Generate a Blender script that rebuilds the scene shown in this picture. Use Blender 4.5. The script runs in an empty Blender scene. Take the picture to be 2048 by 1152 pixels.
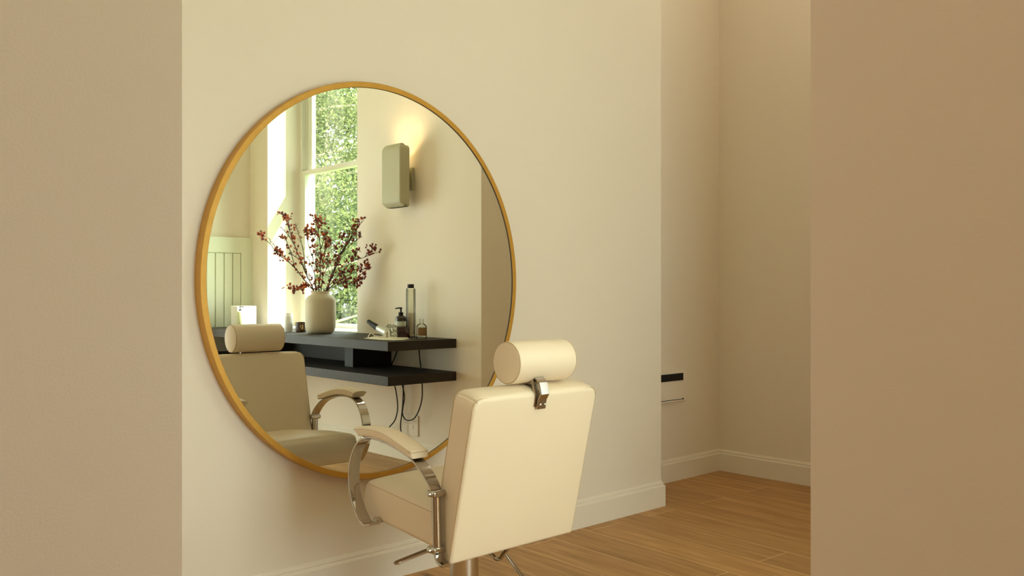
import bpy, bmesh, math, random
from mathutils import Vector, Matrix, noise
random.seed(7)
C = bpy.context.scene.collection
SC = bpy.context.scene

# ------------------------------------------------------------------ camera
EYE = 1.15
TH = math.radians(42.6157)
cam = bpy.data.objects.new('camera', bpy.data.cameras.new('camera'))
C.objects.link(cam)
cam.location = (0, 0, EYE)
cam.rotation_euler = (math.pi / 2, 0, -TH)
cam.data.sensor_width = 36.0
cam.data.lens = 1759.13 / 2048 * 36.0
cam.data.shift_y = 8.94 / 2048
cam.data.clip_start = 0.02
SC.camera = cam

# ------------------------------------------------------------------ light
world = bpy.data.worlds.new('World')
SC.world = world
world.use_nodes = True
wn = world.node_tree.nodes
wl = world.node_tree.links
wn.clear()
w_out = wn.new('ShaderNodeOutputWorld')
w_bg = wn.new('ShaderNodeBackground')
w_bg.inputs['Color'].default_value = (0.90, 0.99, 1.0, 1)
w_bg.inputs['Strength'].default_value = 17.5
wl.new(w_bg.outputs[0], w_out.inputs[0])

def area(name, loc, rot, sx, sy, power, col, portal=False):
    l = bpy.data.lights.new(name, 'AREA')
    l.shape = 'RECTANGLE'; l.size = sx; l.size_y = sy; l.energy = power; l.color = col
    if portal: l.cycles.is_portal = True
    o = bpy.data.objects.new(name, l); C.objects.link(o)
    o.location = loc; o.rotation_euler = rot
    return o

WIN_Y0, WIN_Y1, WIN_Z0, WIN_Z1 = -1.07, 0.332, 0.858, 3.65
W2X0, W2X1, W2Z0, W2Z1 = 1.10, 2.50, 0.30, 2.15  # added far window, sized to brighten the mirror wall
area('window_portal', (4.012, (WIN_Y0 + WIN_Y1) / 2, (WIN_Z0 + WIN_Z1) / 2),
     (0, math.pi / 2, 0), WIN_Z1 - WIN_Z0, WIN_Y1 - WIN_Y0, 1, (1, 1, 1), True)

area('added_window_portal', ((W2X0 + W2X1) / 2, -1.56, (W2Z0 + W2Z1) / 2),  # sky portal of the added far window
     (-math.pi / 2, 0, math.pi), W2X1 - W2X0, W2Z1 - W2Z0, 1, (1, 1, 1), True)

SUNK = 0.62
sun_dir = Vector((-1, -SUNK, -1.646)).normalized()
sl = bpy.data.lights.new('sun', 'SUN')
sl.energy = 30.0; sl.angle = math.radians(0.6); sl.color = (1.0, 0.95, 0.84)
so = bpy.data.objects.new('sun', sl); C.objects.link(so)
so.rotation_euler = sun_dir.to_track_quat('-Z', 'Y').to_euler()
so.location = (9, 4, 9)

# strengths of the added fill lamps over the hall and the room
HALL_POWER = 31.0
ROOM_POWER = 6.0

SC.view_settings.view_transform = 'Standard'
SC.view_settings.look = 'None'
SC.view_settings.gamma = 1.0
SC.view_settings.exposure = -0.62
SC.view_settings.use_curve_mapping = False
SC.cycles.max_bounces = 14
SC.cycles.diffuse_bounces = 8
SC.cycles.glossy_bounces = 8
SC.cycles.transmission_bounces = 10
SC.cycles.transparent_max_bounces = 16
SC.cycles.caustics_reflective = False
SC.cycles.caustics_refractive = False
SC.cycles.sample_clamp_indirect = 6.0
SC.cycles.use_denoising = True

# ------------------------------------------------------------------ helpers
def lin(r, g, b):
    f = lambda c: (c / 255 / 12.92) if c / 255 <= 0.04045 else ((c / 255 + 0.055) / 1.055) ** 2.4
    return (f(r), f(g), f(b), 1)

def mat(name, col, rough=0.5, metal=0.0, **kw):
    m = bpy.data.materials.new(name); m.use_nodes = True
    b = m.node_tree.nodes['Principled BSDF']
    b.inputs['Base Color'].default_value = col
    b.inputs['Roughness'].default_value = rough
    b.inputs['Metallic'].default_value = metal
    for k, v in kw.items():
        b.inputs[k.replace('_', ' ')].default_value = v
    return m

def add_noise(m, scale, amount, bump=0.0, stretch=None, detail=4.0, dist=0.001):
    """mottles the base colour a little and adds a fine bump"""
    nt = m.node_tree; b = nt.nodes['Principled BSDF']
    tc = nt.nodes.new('ShaderNodeTexCoord')
    mp = nt.nodes.new('ShaderNodeMapping')
    if stretch: mp.inputs['Scale'].default_value = stretch
    n = nt.nodes.new('ShaderNodeTexNoise')
    n.inputs['Scale'].default_value = scale; n.inputs['Detail'].default_value = detail
    nt.links.new(tc.outputs['Object'], mp.inputs[0]); nt.links.new(mp.outputs[0], n.inputs['Vector'])
    if amount:
        c = b.inputs['Base Color'].default_value[:]
        mx = nt.nodes.new('ShaderNodeMix'); mx.data_type = 'RGBA'
        mx.inputs[6].default_value = tuple(x * (1 - amount) for x in c[:3]) + (1,)
        mx.inputs[7].default_value = tuple(min(1, x * (1 + amount)) for x in c[:3]) + (1,)
        nt.links.new(n.outputs['Fac'], mx.inputs[0]); nt.links.new(mx.outputs[2], b.inputs['Base Color'])
    if bump:
        bp = nt.nodes.new('ShaderNodeBump'); bp.inputs['Strength'].default_value = bump
        bp.inputs['Distance'].default_value = dist
        nt.links.new(n.outputs['Fac'], bp.inputs['Height']); nt.links.new(bp.outputs[0], b.inputs['Normal'])
    return m

def clear_mat(name, col, ior_f=0.08, rough=0.02, tint=None):
    """thin clear sheet: mostly passes light, a little mirror-like gloss"""
    m = bpy.data.materials.new(name); m.use_nodes = True
    nt = m.node_tree; nt.nodes.clear()
    o = nt.nodes.new('ShaderNodeOutputMaterial'); mx = nt.nodes.new('ShaderNodeMixShader')
    t = nt.nodes.new('ShaderNodeBsdfTransparent'); t.inputs[0].default_value = col
    g = nt.nodes.new('ShaderNodeBsdfGlossy'); g.inputs['Roughness'].default_value = rough
    lw = nt.nodes.new('ShaderNodeLayerWeight'); lw.inputs[0].default_value = ior_f
    nt.links.new(lw.outputs['Fresnel'], mx.inputs[0]); nt.links.new(t.outputs[0], mx.inputs[1])
    nt.links.new(g.outputs[0], mx.inputs[2]); nt.links.new(mx.outputs[0], o.inputs[0])
    return m

def obj(name, bm, m, parent=None, smooth=True, angle=35):
    me = bpy.data.meshes.new(name)
    bm.normal_update()
    bm.to_mesh(me); bm.free()
    o = bpy.data.objects.new(name, me); C.objects.link(o)
    for mm in (m if isinstance(m, (list, tuple)) else [m]): me.materials.append(mm)
    if smooth:
        for p in me.polygons: p.use_smooth = True
        try: me.set_sharp_from_angle(angle=math.radians(angle))
        except Exception: pass
    if parent is not None: o.parent = parent
    return o

def thing(name, label, cat, loc=(0, 0, 0), group=None):
    o = bpy.data.objects.new(name, None); C.objects.link(o)
    o.empty_display_size = 0.05
    o['label'] = label; o['category'] = cat
    if group: o['group'] = group
    o['_base'] = 1
    o.location = loc
    del o['_base']
    return o

def tag(o, label, cat, group=None):
    o['label'] = label; o['category'] = cat
    if group: o['group'] = group
    return o

def struct(o, label=None, cat=None):
    o['kind'] = 'structure'
    if label: o['label'] = label
    if cat: o['category'] = cat
    return o

def settle(t):
    """mesh children were drawn in room coordinates: shift them under their empty"""
    bpy.context.view_layer.update()
    inv = Matrix.Translation(-Vector(t.location))
    for c in t.children:
        if c.type == 'MESH' and c.data.users == 1: c.data.transform(inv)
        for g in c.children:
            if g.type == 'MESH' and g.data.users == 1: g.data.transform(inv)

def box(bm, x0, x1, y0, y1, z0, z1, bev=0.0, seg=2):
    r = bmesh.ops.create_cube(bm, size=1.0)
    vs = r['verts']
    for v in vs:
        v.co = Vector(((x0 + x1) / 2 + v.co.x * (x1 - x0), (y0 + y1) / 2 + v.co.y * (y1 - y0), (z0 + z1) / 2 + v.co.z * (z1 - z0)))
    if bev:
        es = list({e for v in vs for e in v.link_edges})
        bmesh.ops.bevel(bm, geom=es, offset=bev, segments=seg, affect='EDGES', profile=0.5)
    return vs

def rbox(bm, dims, r, n=10, rs=6, fn=None):
    """rounded box about the origin on a fine grid; fn may reshape each point"""
    hx, hy, hz = [d / 2 for d in dims]
    def ticks(h):
        e = [-h + r * (1 - math.cos(math.pi / 2 * i / rs)) if False else -h + r * i / rs for i in range(rs)]
        m = [-h + r + (2 * h - 2 * r) * i / n for i in range(n + 1)]
        return e + m + [-t for t in reversed(e)]
    T = [ticks(hx), ticks(hy), ticks(hz)]
    cache = {}
    inner = (hx - r, hy - r, hz - r)
    def vert(p):
        k = tuple(round(c, 6) for c in p)
        if k in cache: return cache[k]
        q = Vector([max(-i, min(i, c)) for c, i in zip(p, inner)])
        d = Vector(p) - q
        # map cube shell offset to sphere offset
        if d.length > 1e-9:
            # equal-angle mapping
            dd = Vector([math.tan(max(-1, min(1, c / r)) * math.pi / 4) for c in d])
            nn = max(abs(c) for c in dd)
            s = q + dd.normalized() * r if dd.length > 1e-9 else q
        else: s = q
        if fn: s = fn(s)
        v = bm.verts.new(s); cache[k] = v
        return v
    for ax in range(3):
        u, w = [a for a in range(3) if a != ax]
        for sgn in (-1, 1):
            H = (hx, hy, hz)[ax] * sgn
            for i in range(len(T[u]) - 1):
                for j in range(len(T[w]) - 1):
                    ps = []
                    for (a, b) in ((i, j), (i + 1, j), (i + 1, j + 1), (i, j + 1)):
                        p = [0, 0, 0]; p[ax] = H; p[u] = T[u][a]; p[w] = T[w][b]
                        ps.append(vert(p))
                    try: bm.faces.new(ps)
                    except ValueError: pass
    bmesh.ops.recalc_face_normals(bm, faces=bm.faces[:])

def lathe(bm, prof, seg=48, loc=(0, 0, 0), M=None, sx=1.0, sy=1.0):
    """prof: list of (r, z) about z axis; closes on the axis where r == 0"""
    rings = []
    M = M or Matrix.Identity(4)
    T = Matrix.Translation(loc) @ M
    for r, z in prof:
        if r <= 1e-7: rings.append([bm.verts.new(T @ Vector((0, 0, z)))])
        else: rings.append([bm.verts.new(T @ Vector((r * sx * math.cos(2 * math.pi * i / seg), r * sy * math.sin(2 * math.pi * i / seg), z))) for i in range(seg)])
    for a, b in zip(rings, rings[1:]):
        for i in range(seg):
            j = (i + 1) % seg
            if len(a) == 1 and len(b) == 1: continue
            if len(a) == 1: f = [a[0], b[j], b[i]]
            elif len(b) == 1: f = [a[i], a[j], b[0]]
            else: f = [a[i], a[j], b[j], b[i]]
            try: bm.faces.new(f)
            except ValueError: pass
    bmesh.ops.recalc_face_normals(bm, faces=bm.faces[:])

def catmull(P, n=8, closed=False):
    P = [Vector(p) for p in P]; out = []
    m = len(P)
    for i in range(m if closed else m - 1):
        if closed: p0, p1, p2, p3 = P[i - 1], P[i], P[(i + 1) % m], P[(i + 2) % m]
        else:
            p1, p2 = P[i], P[i + 1]
            p0 = P[i - 1] if i else p1 * 2 - p2
            p3 = P[i + 2] if i + 2 < m else p2 * 2 - p1
        for k in range(n):
            t = k / n
            out.append(0.5 * ((2 * p1) + (p2 - p0) * t + (2 * p0 - 5 * p1 + 4 * p2 - p3) * t * t + (3 * p1 - p0 - 3 * p2 + p3) * t ** 3))
    if not closed: out.append(P[-1])
    return out

def tube(bm, pts, rad, seg=8, closed=False, cap=True):
    """round tube; rad is a number or one number per point"""
    pts = [Vector(p) for p in pts]; n = len(pts)
    rings = []; up = None
    for i, p in enumerate(pts):
        if closed: d = pts[(i + 1) % n] - pts[i - 1]
        else: d = pts[min(i + 1, n - 1)] - pts[max(i - 1, 0)]
        if d.length < 1e-9: d = Vector((0, 0, 1))
        d.normalize()
        if up is None:
            up = d.orthogonal().normalized()
        up = (up - d * up.dot(d))
        if up.length < 1e-6: up = d.orthogonal()
        up.normalize(); s = d.cross(up)
        r = rad[i] if isinstance(rad, (list, tuple)) else rad
        rings.append([bm.verts.new(p + (up * math.cos(2 * math.pi * k / seg) + s * math.sin(2 * math.pi * k / seg)) * r) for k in range(seg)])
    m = n if closed else n - 1
    for i in range(m):
        a, b = rings[i], rings[(i + 1) % n]
        for k in range(seg):
            j = (k + 1) % seg
            bm.faces.new((a[k], a[j], b[j], b[k]))
    if cap and not closed:
        bm.faces.new(list(reversed(rings[0]))); bm.faces.new(rings[-1])

def strap(bm, pts, x0, x1, t, bev=0.0015):
    """flat bar following pts (y, z) in the side plane, from x0 to x1, thickness t inwards"""
    n = len(pts); rows = []
    for i, (y, z) in enumerate(pts):
        a = pts[max(i - 1, 0)]; b = pts[min(i + 1, n - 1)]
        d = Vector((b[0] - a[0], b[1] - a[1])).normalized()
        nx, nz = -d.y, d.x
        h = t / 2
        sec = []
        for (u, v) in ((x0, -h + bev), (x0 + bev, -h), (x1 - bev, -h), (x1, -h + bev), (x1, h - bev), (x1 - bev, h), (x0 + bev, h), (x0, h - bev)):
            sec.append(bm.verts.new((u, y + nx * v, z + nz * v)))
        rows.append(sec)
    for a, b in zip(rows, rows[1:]):
        for k in range(8):
            j = (k + 1) % 8
            bm.faces.new((a[k], a[j], b[j], b[k]))
    bm.faces.new(list(reversed(rows[0]))); bm.faces.new(rows[-1])
    bmesh.ops.recalc_face_normals(bm, faces=bm.faces[:])

def NB(): return bmesh.new()

# ------------------------------------------------------------------ materials
WALL = add_noise(mat('wall_paint', (0.775, 0.705, 0.59, 1), 0.85), 260, 0.015, 0.25, detail=3, dist=0.0006)
TRIM = mat('trim_paint', (0.78, 0.72, 0.61, 1), 0.75, 0.0, Specular_IOR_Level=0.25)
CEIL = mat('ceiling_paint', (0.80, 0.76, 0.66, 1), 0.9)
FRAMEW = mat('window_paint', (0.78, 0.78, 0.70, 1), 0.35)
LEATHER = add_noise(mat('cream_leather', (0.79, 0.675, 0.49, 1), 0.42), 900, 0.01, 0.12, dist=0.0003)
SEAM = mat('seam_thread', (0.50, 0.37, 0.20, 1), 0.7)
CHROME = mat('polished_chrome', (0.52, 0.49, 0.45, 1), 0.06, 1.0)
BRUSHED = mat('brushed_steel', (0.62, 0.58, 0.52, 1), 0.22, 1.0)
DARKMETAL = mat('dark_metal', (0.05, 0.045, 0.04, 1), 0.35, 0.6)
GOLD = add_noise(mat('gold_frame', (0.56, 0.30, 0.045, 1), 0.45, 0.35), 30, 0.12, 0, (1, 1, 1))
LIP = mat('dark_lip', (0.03, 0.015, 0.005, 1), 0.6)  # shade on the frame's inner side, put into a dark colour
MIRROR = mat('mirror_glass', (0.95, 0.96, 0.89, 1), 0.0, 1.0)
SHELFM = mat('charcoal_lacquer', lin(40, 32, 24), 0.6, 0.0, Specular_IOR_Level=0.3)
BLACK = mat('black_plastic', (0.012, 0.011, 0.010, 1), 0.6, 0.0, Specular_IOR_Level=0.25)
SCONCEM = mat('stone_grey_metal', lin(176, 172, 142), 0.6)
VASEM = add_noise(mat('matt_ceramic', lin(196, 186, 162), 0.8), 300, 0.03, 0.2, dist=0.0004)
GLASSM = clear_mat('window_glass', (0.97, 0.99, 0.97, 1), 0.12, 0.0)
CLEAR = clear_mat('clear_glass', (0.95, 0.95, 0.91, 1), 0.2, 0.03)
CELLO = clear_mat('cellophane', (0.92, 0.92, 0.85, 1), 0.35, 0.12)

def floor_material():
    m = bpy.data.materials.new('oak_planks'); m.use_nodes = True
    nt = m.node_tree; b = nt.nodes['Principled BSDF']; N = nt.nodes.new; L = nt.links.new
    tc = N('ShaderNodeTexCoord'); mp = N('ShaderNodeMapping')
    mp.inputs['Rotation'].default_value = (0, 0, math.radians(90 + 2.6))
    L(tc.outputs['Object'], mp.inputs[0])
    br = N('ShaderNodeTexBrick')
    br.offset = 0.37; br.offset_frequency = 2
    br.inputs['Scale'].default_value = 1.0
    br.inputs['Brick Width'].default_value = 2.2
    br.inputs['Row Height'].default_value = 0.215
    br.inputs['Mortar Size'].default_value = 0.0022
    br.inputs['Mortar Smooth'].default_value = 0.3
    br.inputs['Bias'].default_value = 0.0
    br.inputs['Color1'].default_value = (0.0, 0.0, 0.0, 1)
    br.inputs['Color2'].default_value = (1.0, 1.0, 1.0, 1)
    br.inputs['Mortar'].default_value = (0.5, 0.5, 0.5, 1)
    L(mp.outputs[0], br.inputs['Vector'])
    # grain
    mp2 = N('ShaderNodeMapping'); mp2.inputs['Scale'].default_value = (1.2, 16, 1)
    L(mp.outputs[0], mp2.inputs[0])
    off = N('ShaderNodeVectorMath'); off.operation = 'ADD'
    sc = N('ShaderNodeVectorMath'); sc.operation = 'SCALE'; sc.inputs['Scale'].default_value = 13.0
    L(br.outputs['Color'], sc.inputs[0]); L(mp2.outputs[0], off.inputs[0]); L(sc.outputs[0], off.inputs[1])
    gr = N('ShaderNodeTexNoise'); gr.inputs['Scale'].default_value = 2.2; gr.inputs['Detail'].default_value = 7
    gr.inputs['Distortion'].default_value = 0.6
    L(off.outputs[0], gr.inputs['Vector'])
    ramp = N('ShaderNodeValToRGB')
    ramp.color_ramp.elements[0].position = 0.28; ramp.color_ramp.elements[0].color = (0.33, 0.170, 0.058, 1)
    ramp.color_ramp.elements[1].position = 0.72; ramp.color_ramp.elements[1].color = (0.54, 0.315, 0.125, 1)
    L(gr.outputs['Fac'], ramp.inputs[0])
    # plank tone
    tone = N('ShaderNodeMix'); tone.data_type = 'RGBA'; tone.blend_type = 'MULTIPLY'; tone.inputs[0].default_value = 1.0
    tr = N('ShaderNodeMapRange'); tr.inputs['To Min'].default_value = 0.90; tr.inputs['To Max'].default_value = 1.08
    L(br.outputs['Color'], tr.inputs['Value']); L(ramp.outputs[0], tone.inputs[6]); L(tr.outputs[0], tone.inputs[7])
    # knots
    mpk = N('ShaderNodeMapping'); mpk.inputs['Scale'].default_value = (1.0, 3.2, 1)
    L(mp.outputs[0], mpk.inputs[0])
    vk = N('ShaderNodeTexVoronoi'); vk.inputs['Scale'].default_value = 1.15
    L(mpk.outputs[0], vk.inputs['Vector'])
    kr = N('ShaderNodeMapRange'); kr.inputs['From Min'].default_value = 0.025; kr.inputs['From Max'].default_value = 0.085
    kr.inputs['To Min'].default_value = 0.8; kr.inputs['To Max'].default_value = 0.0
    L(vk.outputs['Distance'], kr.inputs['Value'])
    kn = N('ShaderNodeMix'); kn.data_type = 'RGBA'; kn.inputs[7].default_value = (0.10, 0.045, 0.015, 1)
    L(kr.outputs[0], kn.inputs[0]); L(tone.outputs[2], kn.inputs[6])
    # pale bevelled joints
    jn = N('ShaderNodeMix'); jn.data_type = 'RGBA'; jn.inputs[7].default_value = (0.74, 0.50, 0.26, 1)
    L(br.outputs['Fac'], jn.inputs[0]); L(kn.outputs[2], jn.inputs[6])
    L(jn.outputs[2], b.inputs['Base Color'])
    b.inputs['Roughness'].default_value = 0.5; b.inputs['Specular IOR Level'].default_value = 0.3
    bp = N('ShaderNodeBump'); bp.inputs['Strength'].default_value = 0.12; bp.inputs['Distance'].default_value = 0.001
    L(gr.outputs['Fac'], bp.inputs['Height']); L(bp.outputs[0], b.inputs['Normal'])
    return m
FLOORM = floor_material()

# ------------------------------------------------------------------ room shell
D = 2.944            # mirror wall plane
XE = 3.80            # end of the mirror wall
YB = 3.29            # back of the recess
XB = 4.85            # side of the recess
XS = 3.558           # window wall plane
YC = 1.739           # where the window wall turns
YF = -1.40           # far wall
HT = 3.9            # ceiling height

def slab(name, *b, m=WALL, **kw):
    bm = NB(); box(bm, *b)
    return struct(obj(name, bm, m, smooth=False))

bm = NB(); box(bm, -1.65, 4.0, -1.70, 1.5, -0.12, 0.0); box(bm, -1.65, 5.0, 1.5, 3.6, -0.12, 0.0)
struct(obj('floor', bm, FLOORM, smooth=False))
bm = NB(); box(bm, -1.65, 4.0, -1.70, 1.5, HT, HT + 0.12); box(bm, -1.65, 5.0, 1.5, 3.6, HT, HT + 0.12)
struct(obj('ceiling', bm, CEIL, smooth=False))
slab('wall_mirror', -1.5, XE, D, 3.6, 0, HT)
slab('wall_recess_back', XE, 5.0, YB, 3.6, 0, HT)
slab('wall_recess_side', XB, 5.0, 1.5, YB, 0, HT)
slab('wall_return', 4.0, XB, 1.6, YC, 0, HT)
bm = NB()
box(bm, -1.5, W2X0, -1.55, YF, 0, HT); box(bm, W2X1, XS, -1.55, YF, 0, HT)
box(bm, W2X0, W2X1, -1.55, YF, 0, W2Z0); box(bm, W2X0, W2X1, -1.55, YF, W2Z1, HT)  # far wall is open for the added window
struct(obj('wall_far', bm, WALL, smooth=False))
slab('wall_left', -1.65, -1.5, -1.70, 3.6, 0, HT)
slab('wall_opening_left', -1.5, 0.486, 1.2, 1.32, 0, HT)
slab('wall_opening_right', 0.95, 1.07, YF - 0.086, 0.5186, 0, HT)
bm = NB()
box(bm, XS, 4.0, -1.55, WIN_Y0, 0, HT)
box(bm, XS, 4.0, WIN_Y1, YC, 0, HT)
box(bm, XS, 4.0, WIN_Y0, WIN_Y1, 0, WIN_Z0 - 0.02)
box(bm, XS, 4.0, WIN_Y0, WIN_Y1, WIN_Z1, HT)
struct(obj('wall_window', bm, WALL, smooth=False))

# baseboards: profile (out, z), swept along a straight wall run
BPROF = [(0, 0), (0.017, 0), (0.017, 0.108), (0.015, 0.112), (0.0105, 0.114), (0.0085, 0.118), (0.0105, 0.123), (0.009, 0.127), (0.004, 0.129), (0.003, 0.134), (0, 0.136)]
def baseboard(name, p0, p1, out, m0=0, m1=0, extra=None):
    """p0->p1 along the wall, out = unit vector into the room; m0/m1 = +1 outer mitre, -1 inner mitre"""
    bm = NB()
    p0 = Vector(p0).to_3d(); p1 = Vector(p1).to_3d(); out = Vector(out).to_3d(); d = (p1 - p0).normalized()
    A = [bm.verts.new(p0 + out * o - d * o * m0 + Vector((0, 0, z))) for o, z in BPROF]
    B = [bm.verts.new(p1 + out * o + d * o * m1 + Vector((0, 0, z))) for o, z in BPROF]
    n = len(BPROF)
    for i in range(n):
        j = (i + 1) % n
        bm.faces.new((A[i], A[j], B[j], B[i]))
    bm.faces.new(A); bm.faces.new(list(reversed(B)))
    bmesh.ops.recalc_face_normals(bm, faces=bm.faces[:])
    return struct(obj(name, bm, TRIM, smooth=False))
baseboard('baseboard_mirror', (-1.5, D), (XE, D), (0, -1), 0, 1)
baseboard('baseboard_mirror_end', (XE, D), (XE, YB), (1, 0), 1, -1)
baseboard('baseboard_recess_back', (XE, YB), (XB, YB), (0, -1), -1, -1)
baseboard('baseboard_recess_side', (XB, YB), (XB, YC - 0.086), (-1, 0), -1, -1)
baseboard('baseboard_return', (XB, YC), (XS, YC), (0, 1), -1, 1)
baseboard('baseboard_window', (XS, YC), (XS, YF), (-1, 0), 1, -1)
baseboard('baseboard_far', (XS, YF), (2.51, YF), (0, 1), -1, 0)

# ------------------------------------------------------------------ sash window
wb = NB()
box(wb, 3.865, 4.0, WIN_Y0, WIN_Y0 + 0.028, WIN_Z0, WIN_Z1)
box(wb, 3.865, 4.0, WIN_Y1 - 0.028, WIN_Y1, WIN_Z0, WIN_Z1)
box(wb, 3.865, 4.0, WIN_Y0, WIN_Y1, WIN_Z1 - 0.03, WIN_Z1)
box(wb, 3.8655, 3.8658, WIN_Y0 + 0.028, WIN_Y0 + 0.042, WIN_Z0, WIN_Z1, 0.003)
box(wb, 3.8655, 3.8658, WIN_Y1 - 0.042, WIN_Y1 - 0.028, WIN_Z0, WIN_Z1, 0.003)
box(wb, 3.905, 3.915, WIN_Y0 + 0.028, WIN_Y0 + 0.045, WIN_Z0, WIN_Z1, 0.003)
box(wb, 3.905, 3.915, WIN_Y1 - 0.045, WIN_Y1 - 0.028, WIN_Z0, WIN_Z1, 0.003)
win = struct(obj('window_1', wb, FRAMEW, smooth=False))
bm = NB(); box(bm, XS - 0.0, 4.0, WIN_Y0, WIN_Y1, WIN_Z0 - 0.02, WIN_Z0)
obj('window_board', bm, FRAMEW, win, smooth=False)
RAILZ = 2.195
def sash(name, xa, xb, za, zb, ys0, ys1, st, rt, rb):
    bm = NB()
    box(bm, xa, xb, ys0, ys0 + st, za, zb, 0.003)
    box(bm, xa, xb, ys1 - st, ys1, za, zb, 0.003)
    box(bm, xa, xb, ys0 + st, ys1 - st, zb - rt, zb, 0.003)
    box(bm, xa, xb, ys0 + st, ys1 - st, za, za + rb, 0.003)
    s = obj(name, bm, FRAMEW, win, smooth=False)
    g = NB(); xm = (xa + xb) / 2
    box(g, xm - 0.002, xm + 0.002, ys0 + st - 0.004, ys1 - st + 0.004, za + rb - 0.004, zb - rt + 0.004)
    obj('glass_pane', g, GLASSM, s, smooth=False)
    return s
s1 = sash('lower_sash', 3.866, 3.904, WIN_Z0, RAILZ + 0.02, WIN_Y0 + 0.028, WIN_Y1 - 0.028, 0.058, 0.04, 0.035)
s2 = sash('upper_sash', 3.916, 3.954, RAILZ - 0.015, WIN_Z1 - 0.03, WIN_Y0 + 0.028, WIN_Y1 - 0.028, 0.090, 0.05, 0.035)
bm = NB()
tube(bm, catmull([(3.905, -0.50, RAILZ + 0.02), (3.905, -0.47, RAILZ + 0.045), (3.905, -0.43, RAILZ + 0.05), (3.905, -0.39, RAILZ + 0.028), (3.905, -0.36, RAILZ + 0.02)], 6), 0.005)
box(bm, 3.892, 3.922, -0.50, -0.40, RAILZ + 0.019, RAILZ + 0.026, 0.002)
obj('sash_fastener', bm, BRUSHED, win)

wb = NB()  # unseen window added to let more sky light onto mirror wall and chair
box(wb, W2X0, W2X0 + 0.05, -1.53, -1.46, W2Z0, W2Z1); box(wb, W2X1 - 0.05, W2X1, -1.53, -1.46, W2Z0, W2Z1)
box(wb, W2X0 + 0.05, W2X1 - 0.05, -1.53, -1.46, W2Z1 - 0.05, W2Z1); box(wb, W2X0 + 0.05, W2X1 - 0.05, -1.53, -1.46, W2Z0, W2Z0 + 0.06)
box(wb, W2X0 + 0.05, W2X1 - 0.05, -1.52, -1.47, 1.15, 1.19)
win2 = struct(obj('added_window', wb, FRAMEW, smooth=False))
g = NB(); box(g, W2X0 + 0.05, W2X1 - 0.05, -1.497, -1.493, W2Z0 + 0.06, 1.15); obj('glass_pane', g, GLASSM, win2, smooth=False)
g = NB(); box(g, W2X0 + 0.05, W2X1 - 0.05, -1.497, -1.493, 1.19, W2Z1 - 0.05); obj('glass_pane', g, GLASSM, win2, smooth=False)

# ------------------------------------------------------------------ garden outside
GRASS = add_noise(mat('grass', (0.16, 0.26, 0.06, 1), 0.9), 6, 0.3)
bm = NB(); box(bm, 4.2, 40, -40, 30, -0.6, -0.45)
struct(obj('ground_outside', bm, GRASS, smooth=False))
BARK = add_noise(mat('bark', (0.34, 0.28, 0.20, 1), 0.9), 20, 0.3)
def leaf_material(name, col, tcol):
    m = bpy.data.materials.new(name); m.use_nodes = True
    nt = m.node_tree; nt.nodes.clear()
    o = nt.nodes.new('ShaderNodeOutputMaterial'); mx = nt.nodes.new('ShaderNodeMixShader')
    d = nt.nodes.new('ShaderNodeBsdfDiffuse'); d.inputs[0].default_value = col
    t = nt.nodes.new('ShaderNodeBsdfTranslucent'); t.inputs[0].default_value = tcol
    mx.inputs[0].default_value = 0.5
    nt.links.new(d.outputs[0], mx.inputs[1]); nt.links.new(t.outputs[0], mx.inputs[2]); nt.links.new(mx.outputs[0], o.inputs[0])
    return m
LEAFA = leaf_material('leaf_fresh', (0.13, 0.15, 0.07, 1), (0.21, 0.235, 0.09, 1))
LEAFB = leaf_material('leaf_deep', (0.05, 0.07, 0.04, 1), (0.07, 0.095, 0.04, 1))

def tree(x, y, h, rad, n, ms, label, seed, ls=1.0):
    rnd = random.Random(seed)
    t = thing('tree', label, 'tree', (x, y, -0.46), 'trees outside the window')
    bm = NB()
    tube(bm, catmull([(x, y, -0.46), (x + .1, y + .05, 0.8), (x - .05, y + .1, 2.0), (x + .1, y, h * 0.75)], 6), [0.075 - 0.0025 * i for i in range(19)], 10)
    clumps = []
    for i in range(26):
        a = rnd.uniform(0, 2 * math.pi); z0 = rnd.uniform(0.3, h * 0.8); l = rnd.uniform(0.5, 1.0) * rad
        tip = Vector((x + math.cos(a) * l, y + math.sin(a) * l, z0 + rnd.uniform(0.1, 1.0)))
        mid = Vector((x + math.cos(a + .2) * l * .5, y + math.sin(a + .2) * l * .5, z0 + 0.25))
        tube(bm, catmull([(x, y, z0), mid, tip], 5), [0.04 - 0.0033 * k for k in range(11)], 6)
        clumps.append(tip); clumps.append(mid)
    obj('trunk', bm, BARK, t)
    bm = NB(); k = 0
    cl = []
    for c in clumps:
        for _ in range(3): cl.append(c + Vector([rnd.gauss(0, 0.35) for _ in range(3)]))
    while k < n:
        c = rnd.choice(cl)
        p = c + Vector([rnd.gauss(0, 0.20), rnd.gauss(0, 0.20), rnd.gauss(0, 0.17)])
        s = rnd.uniform(0.014, 0.036) * ls
        q = Vector([rnd.gauss(0, 1) for _ in range(3)]).normalized(); u = q.orthogonal().normalized()
        u.rotate(Matrix.Rotation(rnd.uniform(0, 6.28), 3, q)); w = q.cross(u)
        vs = [bm.verts.new(p + u * s), bm.verts.new(p + w * s * .55 + q * s * .1), bm.verts.new(p - u * s), bm.verts.new(p - w * s * .55 + q * s * .1)]
        f = bm.faces.new(vs); f.material_index = 0 if rnd.random() < 0.6 else 1
        k += 1
    obj('foliage', bm, ms, t, smooth=False)
    settle(t)
tree(6.6, -6.6, 5.4, 1.7, 52000, [LEAFA, LEAFB], 'leafy tree close outside the sash window', 1)
tree(10.2, -11.4, 8.5, 3.4, 50000, [LEAFB, LEAFA], 'taller dense tree further off beyond the first tree', 2, 2.6)
hedge_rnd = random.Random(9)
bm = NB()
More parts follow.
